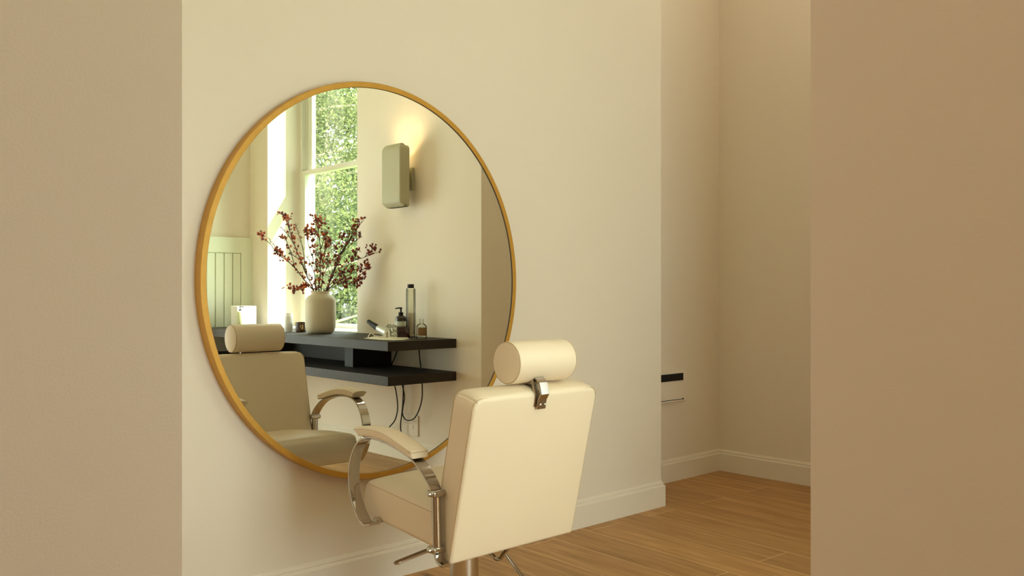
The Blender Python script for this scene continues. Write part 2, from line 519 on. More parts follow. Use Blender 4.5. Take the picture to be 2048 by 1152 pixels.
for k in range(16000):
    p = Vector((hedge_rnd.uniform(5.5, 11.5), hedge_rnd.gauss(-9.6, 0.5), 0)); p.z = -0.45 + 2.6 * hedge_rnd.random() ** 0.8
    s_ = hedge_rnd.uniform(0.03, 0.075); q = Vector([hedge_rnd.gauss(0, 1) for _ in range(3)]).normalized(); u = q.orthogonal().normalized(); w = q.cross(u)
    f = bm.faces.new([bm.verts.new(p + u * s_), bm.verts.new(p + w * s_ * .6), bm.verts.new(p - u * s_), bm.verts.new(p - w * s_ * .6)]); f.material_index = k % 2
hg = obj('hedge', bm, [LEAFA, LEAFB], smooth=False); tag(hg, 'low leafy hedge behind the tree outside the window', 'hedge')

# ------------------------------------------------------------------ round mirror
MX, MZ, RX, RZ = 1.9635, 1.1968, 0.7281, 0.7741
FD, FW = 0.0486, 0.0216
mr = thing('round_mirror', 'large round wall mirror in a thin gold frame', 'mirror', (MX, D - 0.001, MZ - RZ))
bm = NB(); N = 160
sec = [(0.0, 0.001), (0.0, FD - 0.002), (-0.002, FD), (-FW + 0.0015, FD), (-FW, FD - 0.0015), (-FW, 0.001)]
rings = []
for i in range(N):
    a = 2 * math.pi * i / N; ca, sa = math.cos(a), math.sin(a)
    rings.append([bm.verts.new((MX + (RX + o) * ca, D - y, MZ + (RZ + o) * sa)) for o, y in sec])
for i in range(N):
    A, B = rings[i], rings[(i + 1) % N]
    for k in range(len(sec)):
        j = (k + 1) % len(sec)
        f = bm.faces.new((A[k], A[j], B[j], B[k]))
        f.material_index = 1 if k == 4 else 0
bmesh.ops.recalc_face_normals(bm, faces=bm.faces[:])
obj('mirror_frame', bm, [GOLD, LIP], mr)
bm = NB()
fr = [bm.verts.new((MX + (RX - FW + 0.001) * math.cos(2 * math.pi * i / N), D - FD + 0.0056, MZ + (RZ - FW + 0.001) * math.sin(2 * math.pi * i / N))) for i in range(N)]
bk = [bm.verts.new((v.co.x, D - 0.010, v.co.z)) for v in fr]
bm.faces.new(fr); bm.faces.new(list(reversed(bk)))
for i in range(N): bm.faces.new((fr[i], bk[i], bk[(i + 1) % N], fr[(i + 1) % N]))
bmesh.ops.recalc_face_normals(bm, faces=bm.faces[:])
obj('mirror_glass', bm, MIRROR, mr, smooth=False)
settle(mr)

# ------------------------------------------------------------------ salon chair
CX = 1.902
chair = thing('salon_chair', 'cream leather salon chair with chrome arms facing the round mirror', 'chair', (CX, 2.306, 0))
BX0, BX1 = 1.636, 2.166
# backrest: local frame, w along x, t across, h along the recline
rb = Vector((0, 2.052, 0.335)); rt = Vector((0, 1.940, 0.822))
hd = (rt - rb).normalized(); td = Vector((0, hd.z, -hd.y))   # td points to the front (+y)
BH = (rt - rb).length + 0.018; BT = 0.098; BW = BX1 - BX0
def back_fn(p):
    x, t, h = p
    kx = max(0, 1 - (2 * x / BW) ** 4); kh = max(0, 1 - (2 * h / BH) ** 4); kt = max(0, 1 - (2 * t / BT) ** 2)
    t2 = t + (0.010 if t > 0 else -0.003) * kx * kh * min(1, abs(t) / (BT / 2))
    h2 = h + (0.012 * kt * (0.3 + 0.7 * kx) if h > 0 else 0)
    # top corners rounded off
    ex = abs(x) - (BW / 2 - 0.035); eh = h - (BH / 2 - 0.035)
    if ex > 0 and eh > 0:
        l = math.hypot(ex, eh)
        if l > 1e-6:
            s = max(ex, eh) / l
            x = math.copysign(BW / 2 - 0.035 + ex * (1 + (s - 1)), x); h2 = BH / 2 - 0.035 + eh * s + (h2 - h)
    base = rb + hd * (BH / 2) + td * (BT / 2)
    P = base + hd * h2 + td * t2
    return Vector((CX - 0.001 + x, P.y, P.z))
bm = NB(); rbox(bm, (BW, BT, BH), 0.012, 22, 4, back_fn)
back = obj('backrest', bm, LEATHER, chair, angle=60)
# stitched seams round the two faces of the backrest
for name, tt in (('rear_seam', -BT / 2 + 0.006), ('front_seam', BT / 2 - 0.006)):
    bm = NB(); pts = []
    w = BW / 2 - 0.001; hh = BH / 2 - 0.001; R = 0.03
    for (sx, sz) in ((-1, -1), (-1, 1), (1, 1), (1, -1)):
        if sz > 0:
            for k in range(7):
                a = k / 6 * math.pi / 2
                if sx < 0: pts.append((-w + R - R * math.cos(a), hh - R + R * math.sin(a)))
                else: pts.append((w - R + R * math.sin(a), hh - R + R * math.cos(a)))
        else: pts.append((sx * w, -hh + 0.004))
    q = []
    for x, h in pts:
        P = rb + hd * (BH / 2 + h) + td * (BT / 2 + tt)
        q.append(Vector((CX - 0.001 + x, P.y, P.z)))
    full = []
    for a, b in zip(q, q[1:] + q[:1]):
        m = max(1, int((b - a).length / 0.03)); full += [a.lerp(b, i / m) for i in range(m)]
    tube(bm, full, 0.0012, 6, closed=True)
    obj(name, bm, SEAM, back)
# headrest roll
HX0, HX1, HY, HZ, HR = 1.806, 2.056, 1.990, 0.9345, 0.0655
prof = [(0, 0), (HR - 0.012, 0.0), (HR - 0.004, 0.001), (HR - 0.001, 0.004), (HR, 0.009)]
prof += [(HR + 0.0005, (HX1 - HX0) / 2)]
prof += [(r, (HX1 - HX0) - z) for r, z in reversed(prof[:-1])]
MR = Matrix.Rotation(math.pi / 2, 4, 'Y')
bm = NB(); lathe(bm, prof, 64, (HX0, HY, HZ), MR @ Matrix.Scale(1, 4), 1.0, 0.96)
head = obj('headrest', bm, LEATHER, chair)
for nm, xx in (('end_piping', HX0 + 0.003), ('end_piping', HX1 - 0.003)):
    bm = NB(); tube(bm, [(xx, HY + (HR - 0.002) * .96 * math.cos(a), HZ + (HR - 0.002) * math.sin(a)) for a in [2 * math.pi * k / 64 for k in range(64)]], 0.0016, 6, closed=True)
    obj(nm, bm, SEAM, head)
# bracket that carries the headrest over the back
bm = NB()
path = [(1.9365, 0.792), (1.9305, 0.822), (1.919, 0.838), (1.9285, 0.872), (1.9425, 0.886), (1.958, 0.888)]
strap(bm, path, 1.884, 1.921, 0.007, 0.002)
strap(bm, [(1.944, 0.800), (1.938, 0.838), (1.950, 0.876), (1.968, 0.882)], 1.877, 1.886, 0.010, 0.002)
box(bm, 1.880, 1.925, 1.945, 1.998, 0.866, 0.876, 0.002)
brk = obj('headrest_bracket', bm, mat('satin_chrome', (0.50, 0.45, 0.39, 1), 0.16, 1.0), chair, angle=20)
for xx in (1.893, 1.912):
    bm = NB(); M = Matrix.Rotation(math.radians(96), 4, 'X')
    lathe(bm, [(0, 0.004), (0.0025, 0.0035), (0.0042, 0.002), (0.0045, 0)], 16, (xx, 1.929, 0.805), M)
    obj('screw', bm, BRUSHED, brk)
bm = NB(); tube(bm, [(1.860, 1.985, 0.868), (1.945, 1.985, 0.868)], 0.005, 10)
obj('headrest_pin', bm, CHROME, chair)
# seat
SX0, SX1 = 1.652, 2.152; SL = 0.46; ST = 0.122
sa = math.radians(5.3)
sc0 = Vector((0, 2.295, 0.436))
def seat_fn(p):
    x, l, t = p
    W = SX1 - SX0
    kx = max(0, 1 - (2 * x / W) ** 4); kl = max(0, 1 - (2 * l / SL) ** 6)
    if t > 0: t += 0.026 * kx * kl
    if l > 0: l += 0.022 * max(0, 1 - (2 * t / ST) ** 2)          # rolled front
    y = sc0.y + l * math.cos(sa) - t * math.sin(sa); z = sc0.z + l * math.sin(sa) + t * math.cos(sa)
    return Vector((CX - 0.001 + x, y, z))
bm = NB(); rbox(bm, (SX1 - SX0, SL, ST), 0.018, 20, 5, seat_fn)
seat = obj('seat', bm, LEATHER, chair, angle=60)
for sx in (-1, 1):
    bm = NB()
    P = [seat_fn(Vector((sx * ((SX1 - SX0) / 2 - 0.0012), l, ST / 2 - 0.012))) for l in [-SL / 2 + 0.02 + i * (SL - 0.03) / 20 for i in range(21)]]
    tube(bm, P, 0.0010, 6)
    obj('seat_seam', bm, SEAM, seat)
bm = NB(); box(bm, 1.80, 2.00, 2.20, 2.42, 0.335, 0.372, 0.008)
obj('seat_underframe', bm, DARKMETAL, chair)
# chrome arm loops, pads
LOOP = [(2.421, 0.394), (2.464, 0.387), (2.498, 0.413), (2.536, 0.471), (2.546, 0.533), (2.535, 0.593), (2.500, 0.646), (2.451, 0.673), (2.385, 0.678), (2.307, 0.669), (2.232, 0.652), (2.181, 0.633), (2.138, 0.604), (2.108, 0.574), (2.094, 0.550)]
def arm(side):
    f = (lambda x: x) if side < 0 else (lambda x: 2 * CX - x - 0.010)
    n_before = set(bpy.data.objects)
    pts = [(p.x, p.y) for p in catmull([Vector((a, b, 0)) for a, b in LOOP], 5)]
    bm = NB(); xa, xb = sorted((f(1.596), f(1.638)))
    strap(bm, pts, xa, xb, 0.008)
    fr = obj('armrest_frame', bm, CHROME, chair, angle=25)
    # post
    bm = NB(); xc = f(1.615)
    tube(bm, [(xc, 2.092, 0.550), (xc, 2.090, 0.50), (xc, 2.088, 0.44), (xc, 2.086, 0.380)], 0.0145, 20)
    obj('armrest_post', bm, CHROME, fr)
    bm = NB()
    low = [(p.x, p.y) for p in catmull([Vector((a, b, 0)) for a, b in [(2.086, 0.380), (2.079, 0.359), (2.064, 0.346), (2.046, 0.342), (2.030, 0.347)]], 5)]
    low = low[:9] if side > 0 else low[:16]
    strap(bm, low, xa + 0.006, xb - 0.006, 0.010)
    obj('post_foot', bm, CHROME, fr, angle=25)
    for z in (0.550, 0.383):
        bm = NB()
        box(bm, xc - 0.025, xc + 0.025, 2.070, 2.110, z - 0.010, z + 0.010, 0.007, 4)
        lathe(bm, [(0, 0.010), (0.006, 0.008), (0.008, 0.003), (0.008, -0.004)], 20, (xc + side * 0.023, 2.090, z), Matrix.Rotation(side * math.pi / 2, 4, 'Y'))
        obj('clamp_collar', bm, CHROME, fr, angle=40)
    # bolts that hold the loop to the seat
    bm = NB()
    lo, hi = sorted((f(1.630), f(1.67)))
    tube(bm, [(lo, 2.44, 0.398), (hi, 2.44, 0.398)], 0.010, 14)
    obj('mounting_stud', bm, BRUSHED, fr)
    bm = NB(); tube(bm, [(lo, 2.12, 0.42), (hi, 2.12, 0.42)], 0.009, 14)
    obj('mounting_stud', bm, BRUSHED, fr)
    # pad: bowed block over the loop
    top = [(2.470, 0.708), (2.435, 0.712), (2.398, 0.716), (2.350, 0.7165), (2.305, 0.713), (2.265, 0.705), (2.229, 0.695), (2.190, 0.684), (2.150, 0.671)]
    bot = [(2.448, 0.683), (2.425, 0.686), (2.392, 0.688), (2.345, 0.688), (2.300, 0.684), (2.262, 0.677), (2.225, 0.668), (2.187, 0.658), (2.146, 0.648)]
    bm = NB(); W = [(0.0, .5), (0.004, .12), (0.012, 0), (0.034, 0), (0.056, 0), (0.064, .12), (0.068, .5)]
    x0 = f(1.583)
    T = catmull([Vector((a + 0.026, b - 0.006, 0)) for a, b in top], 3); B = catmull([Vector((a + 0.026, b - 0.006, 0)) for a, b in bot], 3)
    rows = []
    for t, b in zip(T, B):
        r = []
        for w, k in W:
            dome = 0.004 * (1 - ((w - 0.034) / 0.034) ** 2)
            r.append(bm.verts.new((x0 - side * w, t.x, t.y + dome - k * 0.010)))
        for w, k in reversed(W):
            r.append(bm.verts.new((x0 - side * (0.034 + (w - 0.034) * 0.93), b.x, b.y + k * 0.006)))
        rows.append(r)
    n = len(rows[0])
    for a, b in zip(rows, rows[1:]):
        for k in range(n):
            j = (k + 1) % n; bm.faces.new((a[k], a[j], b[j], b[k]))
    bm.faces.new(rows[0]); bm.faces.new(list(reversed(rows[-1])))
    bmesh.ops.recalc_face_normals(bm, faces=bm.faces[:])
    bmesh.ops.bevel(bm, geom=[e for e in bm.edges if (e.calc_face_angle(0) or 0) > 0.9], offset=0.003, segments=3, affect='EDGES')
    pad = obj('armrest_pad', bm, LEATHER, chair, angle=40)
    bm = NB()
    for w in (0.0015, 0.0665):
        P = [Vector((x0 - side * w, t.x, t.y - 0.0045)) for t in T]
        tube(bm, P, 0.0012, 6)
    P = [Vector((x0 - side * w, T[-1].x - 0.0005, T[-1].y - 0.004)) for w in (0.0015, 0.02, 0.045, 0.0665)]
    tube(bm, P, 0.0012, 6)
    obj('pad_seam', bm, SEAM, pad)
    if side > 0:
        for o in set(bpy.data.objects) - n_before: o.data.transform(Matrix.Translation((0, 0.022, 0)))
arm(-1); arm(1)
# pump column, base, levers
bm = NB(); lathe(bm, [(0, 0.36), (0.0485, 0.36), (0.0485, 0.06), (0.060, 0.052), (0.060, 0.04), (0, 0.04)], 48, (CX, 2.306, 0))
obj('hydraulic_column', bm, BRUSHED, chair)
bm = NB(); lathe(bm, [(0, 0.045), (0.07, 0.045), (0.20, 0.034), (0.285, 0.018), (0.295, 0.008), (0.295, 0.0), (0, 0.0)], 64, (CX, 2.306, 0))
obj('round_base', bm, CHROME, chair)
def flat_lever(name, a, b, w, t, m=CHROME):
    a, b = Vector(a), Vector(b); d = (b - a).normalized(); s = d.cross(Vector((0, 0, 1))).normalized(); u = s.cross(d)
    bm = NB(); rows = []
    L = (b - a).length
    for k, (f, ww) in enumerate(((0, .45), (0.03, .85), (0.08, 1), (0.5, .95), (1, .7))):
        p = a + d * L * f
        rows.append([bm.verts.new(p + s * w * ww * i / 2 + u * t * j / 2) for i, j in ((-1, -1), (1, -1), (1, 1), (-1, 1))])
    for r, q in zip(rows, rows[1:]):
        for k in range(4): bm.faces.new((r[k], r[(k + 1) % 4], q[(k + 1) % 4], q[k]))
    bm.faces.new(rows[0]); bm.faces.new(list(reversed(rows[-1])))
    bmesh.ops.recalc_face_normals(bm, faces=bm.faces[:])
    bmesh.ops.bevel(bm, geom=bm.edges[:], offset=t * 0.3, segments=2, affect='EDGES')
    return obj(name, bm, m, chair)
LOW = [o for o in chair.children if o.name.startswith(('hydraulic', 'round_base'))]
flat_lever('recline_lever', (1.594, 2.277, 0.300), (1.80, 2.25, 0.338), 0.026, 0.007)
bm = NB()
tube(bm, [(1.940, 2.19, 0.330), (2.010, 2.19, 0.243), (2.075, 2.19, 0.165)], [0.006, 0.0065, 0.007], 12)
obj('pump_lever', bm, CHROME, chair)
bm = NB()
tube(bm, catmull([(1.990, 2.16, 0.318), (1.955, 2.16, 0.290), (1.930, 2.16, 0.272), (1.912, 2.16, 0.280), (1.90, 2.18, 0.300)], 6), 0.007, 10)
obj('lever_hinge', bm, CHROME, chair)
for o in [c for c in chair.children_recursive if c not in LOW]:
    o.data.transform(Matrix.Translation((0, 0, 0.0175)))
settle(chair)
chair.scale = (0.985, 0.985, 0.985)
chair.location = (1.8735, 2.2714, 0)

# ------------------------------------------------------------------ floating shelf unit
SHX = 3.030; SY1 = 1.495; SY0 = YF + 0.001; TOPZ = 0.853
sh = thing('floating_shelf', 'long charcoal two-tier floating shelf below the sash window', 'shelf', (SHX, 0, 0.585))
bm = NB(); box(bm, SHX, XS - 0.001, SY0, SY1, 0.795, TOPZ, 0.0025); obj('upper_board', bm, SHELFM, sh, smooth=False)
bm = NB(); box(bm, SHX, XS - 0.001, SY0, SY1, 0.585, 0.643, 0.0025); obj('lower_board', bm, SHELFM, sh, smooth=False)
bm = NB(); box(bm, 3.243, XS - 0.001, 0.668, 0.771, 0.643, 0.795); obj('divider', bm, SHELFM, sh, smooth=False)
bm = NB(); box(bm, 3.50, XS - 0.001, SY0, 0.668, 0.643, 0.795); obj('back_panel', bm, SHELFM, sh, smooth=False)
bm = NB(); box(bm, 3.243, 3.50, -0.75, -0.65, 0.643, 0.795); obj('divider', bm, SHELFM, sh, smooth=False)
settle(sh)

# ------------------------------------------------------------------ tongue-and-groove cupboard on the far wall
PANEL = mat('pale_green_paint', lin(222, 226, 204), 0.5)
GROOVE = mat('groove_shadow_gap', (0.16, 0.15, 0.10, 1), 0.9)
cp = thing('panelled_cupboard', 'pale painted cupboard with vertical grooved boards at the shelf end', 'cupboard', (3.3, YF, 0.854))
PF = YF + 0.045
bm = NB()
box(bm, 3.456, XS - 0.001, YF + 0.002, PF, 0.8535, 1.628)
box(bm, 3.09, 3.456, YF + 0.002, PF, 1.493, 1.628)
box(bm, 3.09, 3.456, YF + 0.002, PF - 0.018, 0.8535, 1.493)
obj('carcass', bm, PANEL, cp, smooth=False)
bm = NB()
x = 3.456
while x > 3.16:
    box(bm, x - 0.0775 + 0.005, x - 0.004, PF - 0.018, PF - 0.004, 0.853, 1.488, 0.002)
    x -= 0.0775
obj('grooved_door', bm, PANEL, cp, smooth=False)
settle(cp)

# ------------------------------------------------------------------ wall sconce
sc = thing('wall_sconce', 'stone grey rectangular wall light glowing upwards above the shelf', 'wall light', (XS - 0.001, 0.98, 1.72))
SD = (0.082, 0.218, 0.427)
def sc_fn(p):
    x, y, z = p
    k = max(0, (z - 0.165) / 0.0485)          # rounded shoulders and a sloped crown
    y *= 1 - 0.20 * k ** 3
    if x < 0: x += 0.022 * k * k; 
    if x > 0: z -= 0.012 * k
    kb = max(0, (-0.185 - z) / 0.0285)         # underside drawn in
    if x < 0: x += 0.036 * kb
    y *= 1 - 0.05 * kb
    return Vector((3.446 + x, 0.981 + y, 1.938 + z))
bm = NB(); rbox(bm, SD, 0.010, 24, 4, sc_fn); obj('lamp_body', bm, SCONCEM, sc, angle=50)
bm = NB(); box(bm, XS - 0.017, XS - 0.001, 0.945, 1.042, 1.848, 1.999, 0.004)
obj('wall_plate', bm, SCONCEM, sc)
bm = NB(); box(bm, 3.480, XS - 0.016, 0.965, 1.015, 1.875, 1.972, 0.004)
arm_o = obj('mounting_arm', bm, SCONCEM, sc)
bm = NB(); lathe(bm, [(0, 0.003), (0.006, 0.003), (0.007, 0)], 20, (3.515, 1.015, 1.925), Matrix.Rotation(-math.pi / 2, 4, 'X'))
obj('screw', bm, BLACK, arm_o)
BULB = bpy.data.materials.new('lit_lens'); BULB.use_nodes = True
BULB.node_tree.nodes['Principled BSDF'].inputs['Emission Color'].default_value = (1, 0.72, 0.38, 1)
BULB.node_tree.nodes['Principled BSDF'].inputs['Emission Strength'].default_value = 12
bm = NB(); box(bm, 3.487, 3.500, 0.93, 1.03, 2.060, 2.068, 0.001)
obj('light_lens', bm, BULB, sc)
settle(sc)
sp = bpy.data.lights.new('sconce_light', 'SPOT'); sp.energy = 19.0; sp.color = (1.0, 0.70, 0.36)
sp.spot_size = math.radians(140); sp.spot_blend = 1.0; sp.shadow_soft_size = 0.02
spo = bpy.data.objects.new('sconce_light', sp); C.objects.link(spo)
spo.location = (3.512, 0.985, 2.075); spo.rotation_euler = (math.pi, math.radians(6), 0)

# ------------------------------------------------------------------ things on the shelf
def prof_thing(name, label, cat, loc, parts, group=None):
    t = thing(name, label, cat, loc, group)
    for pn, prof, m, kw in parts:
        bm = NB(); lathe(bm, prof, kw.get('seg', 48), loc); obj(pn, bm, m, t, angle=kw.get('angle', 35))
    settle(t)
    return t

VX, VY = 3.291, 0.264
vprof = [(0, 0.0), (0.072, 0.0), (0.085, 0.004), (0.098, 0.018), (0.107, 0.045), (0.110, 0.085), (0.110, 0.235), (0.107, 0.250), (0.092, 0.268), (0.074, 0.279), (0.066, 0.286), (0.063, 0.294), (0.064, 0.305), (0.061, 0.307), (0.058, 0.303), (0.056, 0.285), (0.098, 0.245), (0.102, 0.23), (0.102, 0.08), (0.09, 0.02), (0, 0.012)]
prof_thing('vase', 'matt beige ceramic vase holding dried branches on the shelf', 'vase', (VX, VY, TOPZ), [('vase_body', vprof, VASEM, {'seg': 64})])

CANDLEG = mat('amber_glass', (0.055, 0.022, 0.010, 1), 0.12)
WAX = mat('candle_wax', (0.80, 0.62, 0.40, 1), 0.5)
GOLDF = mat('gold_print', (0.80, 0.50, 0.12, 1), 0.3, 0.8)
cl = (3.300, -0.035, TOPZ)
t = thing('candle', 'small dark glass candle with a gold emblem left of the vase', 'candle', cl)
bm = NB(); lathe(bm, [(0, 0), (0.036, 0), (0.039, 0.003), (0.041, 0.072), (0.0405, 0.075), (0.038, 0.074), (0.037, 0.055)], 40, cl); obj('candle_glass', bm, CANDLEG, t)
bm = NB(); lathe(bm, [(0, 0.056), (0.0375, 0.056)], 40, cl); obj('wax', bm, WAX, t)
# emblem: a little ring and stem on the side that faces the mirror
bm = NB()
def on_cyl(r, a, z): return (cl[0] + r * math.cos(a), cl[1] + r * math.sin(a), cl[2] + z)
a0 = math.radians(112)
tube(bm, [on_cyl(0.0412, a0 + 0.20 * math.cos(k * math.pi / 8), 0.044 + 0.010 * math.sin(k * math.pi / 8)) for k in range(16)], 0.0016, 6, closed=True)
tube(bm, [on_cyl(0.0410, a0 - 0.16, 0.052), on_cyl(0.0410, a0 - 0.16, 0.022)], 0.0016, 6)
tube(bm, [on_cyl(0.0410, a0 + 0.12, 0.030), on_cyl(0.0410, a0 - 0.14, 0.022)], 0.0016, 6)
obj('emblem', bm, GOLDF, t)
settle(t)

WHITEP = mat('white_plastic', (0.86, 0.87, 0.84, 1), 0.3)
wt = (3.235, -0.105, TOPZ)
prof_thing('bottle', 'white cylindrical bottle in sunlight left of the candle', 'bottle', wt, [
    ('bottle_body', [(0, 0), (0.031, 0), (0.033, 0.003), (0.033, 0.118), (0.030, 0.122), (0, 0.122)], WHITEP, {}),
    ('cap', [(0, 0.122), (0.027, 0.122), (0.027, 0.140), (0.025, 0.143), (0, 0.143)], WHITEP, {})])

CARD = mat('white_card', (0.86, 0.86, 0.83, 1), 0.6)
bm = NB(); box(bm, 3.27, 3.44, -1.16, -1.04, TOPZ, 1.036, 0.002)
tag(obj('box', bm, CARD, smooth=False), 'plain white box at the far end of the shelf', 'box')
LOTION = mat('pale_lotion', (0.68, 0.72, 0.42, 1), 0.3)
lt = (3.26, -0.965, TOPZ)
t = thing('pump_bottle', 'pale yellow-green pump bottle in front of the white box', 'bottle', lt)
bm = NB(); lathe(bm, [(0, 0), (0.026, 0), (0.028, 0.003), (0.028, 0.132), (0.022, 0.142), (0.010, 0.148), (0, 0.148)], 32, lt); obj('bottle_body', bm, LOTION, t)
bm = NB(); lathe(bm, [(0, 0.148), (0.011, 0.148), (0.011, 0.158), (0, 0.158)], 20, lt)
tube(bm, [(lt[0], lt[1], lt[2] + 0.158), (lt[0], lt[1], lt[2] + 0.180)], 0.003); tube(bm, [(lt[0] - 0.006, lt[1], lt[2] + 0.18), (lt[0] + 0.028, lt[1] + 0.004, lt[2] + 0.178)], 0.0045)
obj('pump', bm, DARKMETAL, t); settle(t)

# dark pump bottle
pl = (3.515, 0.945, TOPZ)
t = thing('pump_bottle', 'black pump soap bottle with a white label against the wall', 'bottle', pl)
bm = NB(); lathe(bm, [(0, 0), (0.034, 0), (0.037, 0.004), (0.037, 0.118), (0.034, 0.128), (0.022, 0.138), (0.013, 0.141), (0, 0.141)], 40, pl); obj('bottle_body', bm, mat('brown_black_glass', (0.02, 0.014, 0.012, 1), 0.12), t)
bm = NB()
for z0, z1, mi in ((0.070, 0.100, 0), (0.018, 0.068, 1)):
    rows = []
    for k in range(13):
        a = math.radians(95 + (k - 3) * 13)
        rows.append([bm.verts.new((pl[0] + 0.0374 * math.cos(a), pl[1] + 0.0374 * math.sin(a), pl[2] + z)) for z in (z0, z1)])
    for a, b in zip(rows, rows[1:]):
        bm.faces.new((a[0], b[0], b[1], a[1])).material_index = mi
obj('paper_label', bm, [mat('label_green_white', (0.62, 0.66, 0.58, 1), 0.6), mat('label_grey', (0.50, 0.48, 0.42, 1), 0.6)], t)
bm = NB(); lathe(bm, [(0, 0.141), (0.015, 0.141), (0.0165, 0.143), (0.0165, 0.160), (0.014, 0.162), (0, 0.162)], 24, pl)
tube(bm, [(pl[0], pl[1], pl[2] + 0.160), (pl[0], pl[1], pl[2] + 0.189)], 0.0062, 12)
tube(bm, [(pl[0] + 0.008, pl[1] + 0.004, pl[2] + 0.190), (pl[0] - 0.012, pl[1] - 0.010, pl[2] + 0.191), (pl[0] - 0.034, pl[1] - 0.020, pl[2] + 0.186)], [0.006, 0.005, 0.0035], 10)
obj('pump', bm, BLACK, t); settle(t)

# tall glass bottle
tl = (3.470, 1.120, TOPZ)
t = thing('tall_bottle', 'tall clear glass bottle with a black cap, tallest on the shelf', 'bottle', tl)
bm = NB(); lathe(bm, [(0, 0.0), (0.029, 0.0), (0.031, 0.003), (0.031, 0.318), (0.029, 0.322), (0.024, 0.322), (0.024, 0.328)], 40, tl); obj('bottle_body', bm, CLEAR, t)
bm = NB(); lathe(bm, [(0, 0.02), (0.022, 0.02), (0.022, 0.318), (0, 0.318)], 32, tl); obj('inner_tube', bm, CLEAR, t)
LIQ = clear_mat('grey_liquid', (0.84, 0.80, 0.78, 1), 0.1)
bm = NB(); lathe(bm, [(0, 0.008), (0.0285, 0.008), (0.0285, 0.160), (0, 0.160)], 32, tl); obj('liquid', bm, LIQ, t)
bm = NB(); lathe(bm, [(0, 0.326), (0.0215, 0.326), (0.0215, 0.350), (0.020, 0.352), (0, 0.352)], 32, tl); obj('cap', bm, BLACK, t)
settle(t)

# dark red square scent bottle
sqx, sqy = 3.335, 1.225
t = thing('perfume_bottle', 'square dark red scent bottle with a clear stopper', 'bottle', (sqx, sqy, TOPZ))
ang = math.radians(36)
def rot_box(bm, cx, cy, dx, dy, z0, z1, bev):
    before = set(bm.verts)
    box(bm, -dx, dx, -dy, dy, z0, z1, bev)
    new = [v for v in bm.verts if v not in before]
    M = Matrix.Translation((cx, cy, 0)) @ Matrix.Rotation(ang, 4, 'Z')
    for v in new: v.co = M @ v.co
bm = NB(); rot_box(bm, sqx, sqy, 0.042, 0.018, TOPZ, TOPZ + 0.078, 0.003)
obj('bottle_body', bm, clear_mat('bottle_glass', (0.75, 0.72, 0.68, 1), 0.3), t)
bm = NB(); rot_box(bm, sqx, sqy, 0.039, 0.015, TOPZ + 0.006, TOPZ + 0.074, 0.002)
obj('perfume', bm, mat('dark_red_liquid', (0.075, 0.006, 0.016, 1), 0.15), t)
bm = NB(); rot_box(bm, sqx, sqy, 0.012, 0.010, TOPZ + 0.081, TOPZ + 0.114, 0.003)
lathe(bm, [(0.006, TOPZ + 0.078), (0.006, TOPZ + 0.084)], 20, (sqx, sqy, 0))
obj('stopper', bm, CLEAR, t)
settle(t)

# amber bottle
al = (3.372, 1.372, TOPZ)
t = thing('perfume_bottle', 'small clear bottle half full of amber oil nearest the shelf end', 'bottle', al)
bm = NB(); lathe(bm, [(0, 0), (0.031, 0), (0.0335, 0.003), (0.0335, 0.080), (0.026, 0.092), (0.014, 0.099), (0.0125, 0.101), (0.0125, 0.122), (0.0145, 0.122), (0.0145, 0.128), (0.010, 0.128)], 32, al); obj('bottle_body', bm, CLEAR, t)
bm = NB(); lathe(bm, [(0, 0.022), (0.030, 0.022), (0.030, 0.074), (0, 0.074)], 32, al); obj('amber_oil', bm, mat('amber_liquid', (0.26, 0.12, 0.02, 1), 0.15), t)
settle(t)

# folded cloth with its cord
CLOTH = mat('cream_cloth', (0.74, 0.71, 0.58, 1), 0.8)
ring = [(3.14, 1.065), (3.27, 0.96), (3.40, 0.90), (3.44, 0.97), (3.42, 1.06), (3.395, 1.14), (3.33, 1.30), (3.21, 1.385), (3.15, 1.375), (3.115, 1.26), (3.12, 1.16)]
rp = [p + Vector((noise.noise(p * 60) * 0.010, noise.noise(p * 55 + Vector((5, 0, 0))) * 0.014, 0)) for p in catmull([(a, b, 0) for a, b in ring], 8, True)]
cc = Vector((3.26, 1.15, 0))
bm = NB(); rws = []
K = 9
for k in range(K + 1):
    f = k / K; row = []
    for i, p in enumerate(rp):
        q = cc.lerp(p, f)
        hgt = 0.0045 + 0.0045 * noise.noise(Vector((q.x * 45, q.y * 30, 1.3))) + 0.002 * noise.noise(q * 120) if k < K else 0.0012 + 0.002 * abs(noise.noise(q * 40))
        row.append(bm.verts.new((q.x, q.y, TOPZ + max(0.0008, hgt))))
    rws.append(row)
n = len(rp)
for a, b in zip(rws, rws[1:]):
    for i in range(n):
        j = (i + 1) % n; bm.faces.new((a[i], a[j], b[j], b[i]))
bmesh.ops.remove_doubles(bm, verts=bm.verts[:], dist=0.00001)
cloth_o = obj('cloth', bm, CLOTH)
tag(cloth_o, 'crumpled cream cloth lying flat under the silver bottle', 'cloth')
bm = NB()
tube(bm, catmull([(3.20, 1.22, TOPZ + 0.012), (3.215, 1.20, TOPZ + 0.035), (3.225, 1.215, TOPZ + 0.055), (3.215, 1.24, TOPZ + 0.040), (3.20, 1.27, TOPZ + 0.012), (3.235, 1.33, TOPZ + 0.010), (3.29, 1.335, TOPZ + 0.008)], 6), 0.0042, 8)
tube(bm, catmull([(3.16, 1.08, TOPZ + 0.010), (3.17, 1.10, TOPZ + 0.035), (3.19, 1.11, TOPZ + 0.020), (3.23, 1.13, TOPZ + 0.010)], 6), 0.0034, 8)
obj('ribbon', bm, CLOTH, cloth_o)

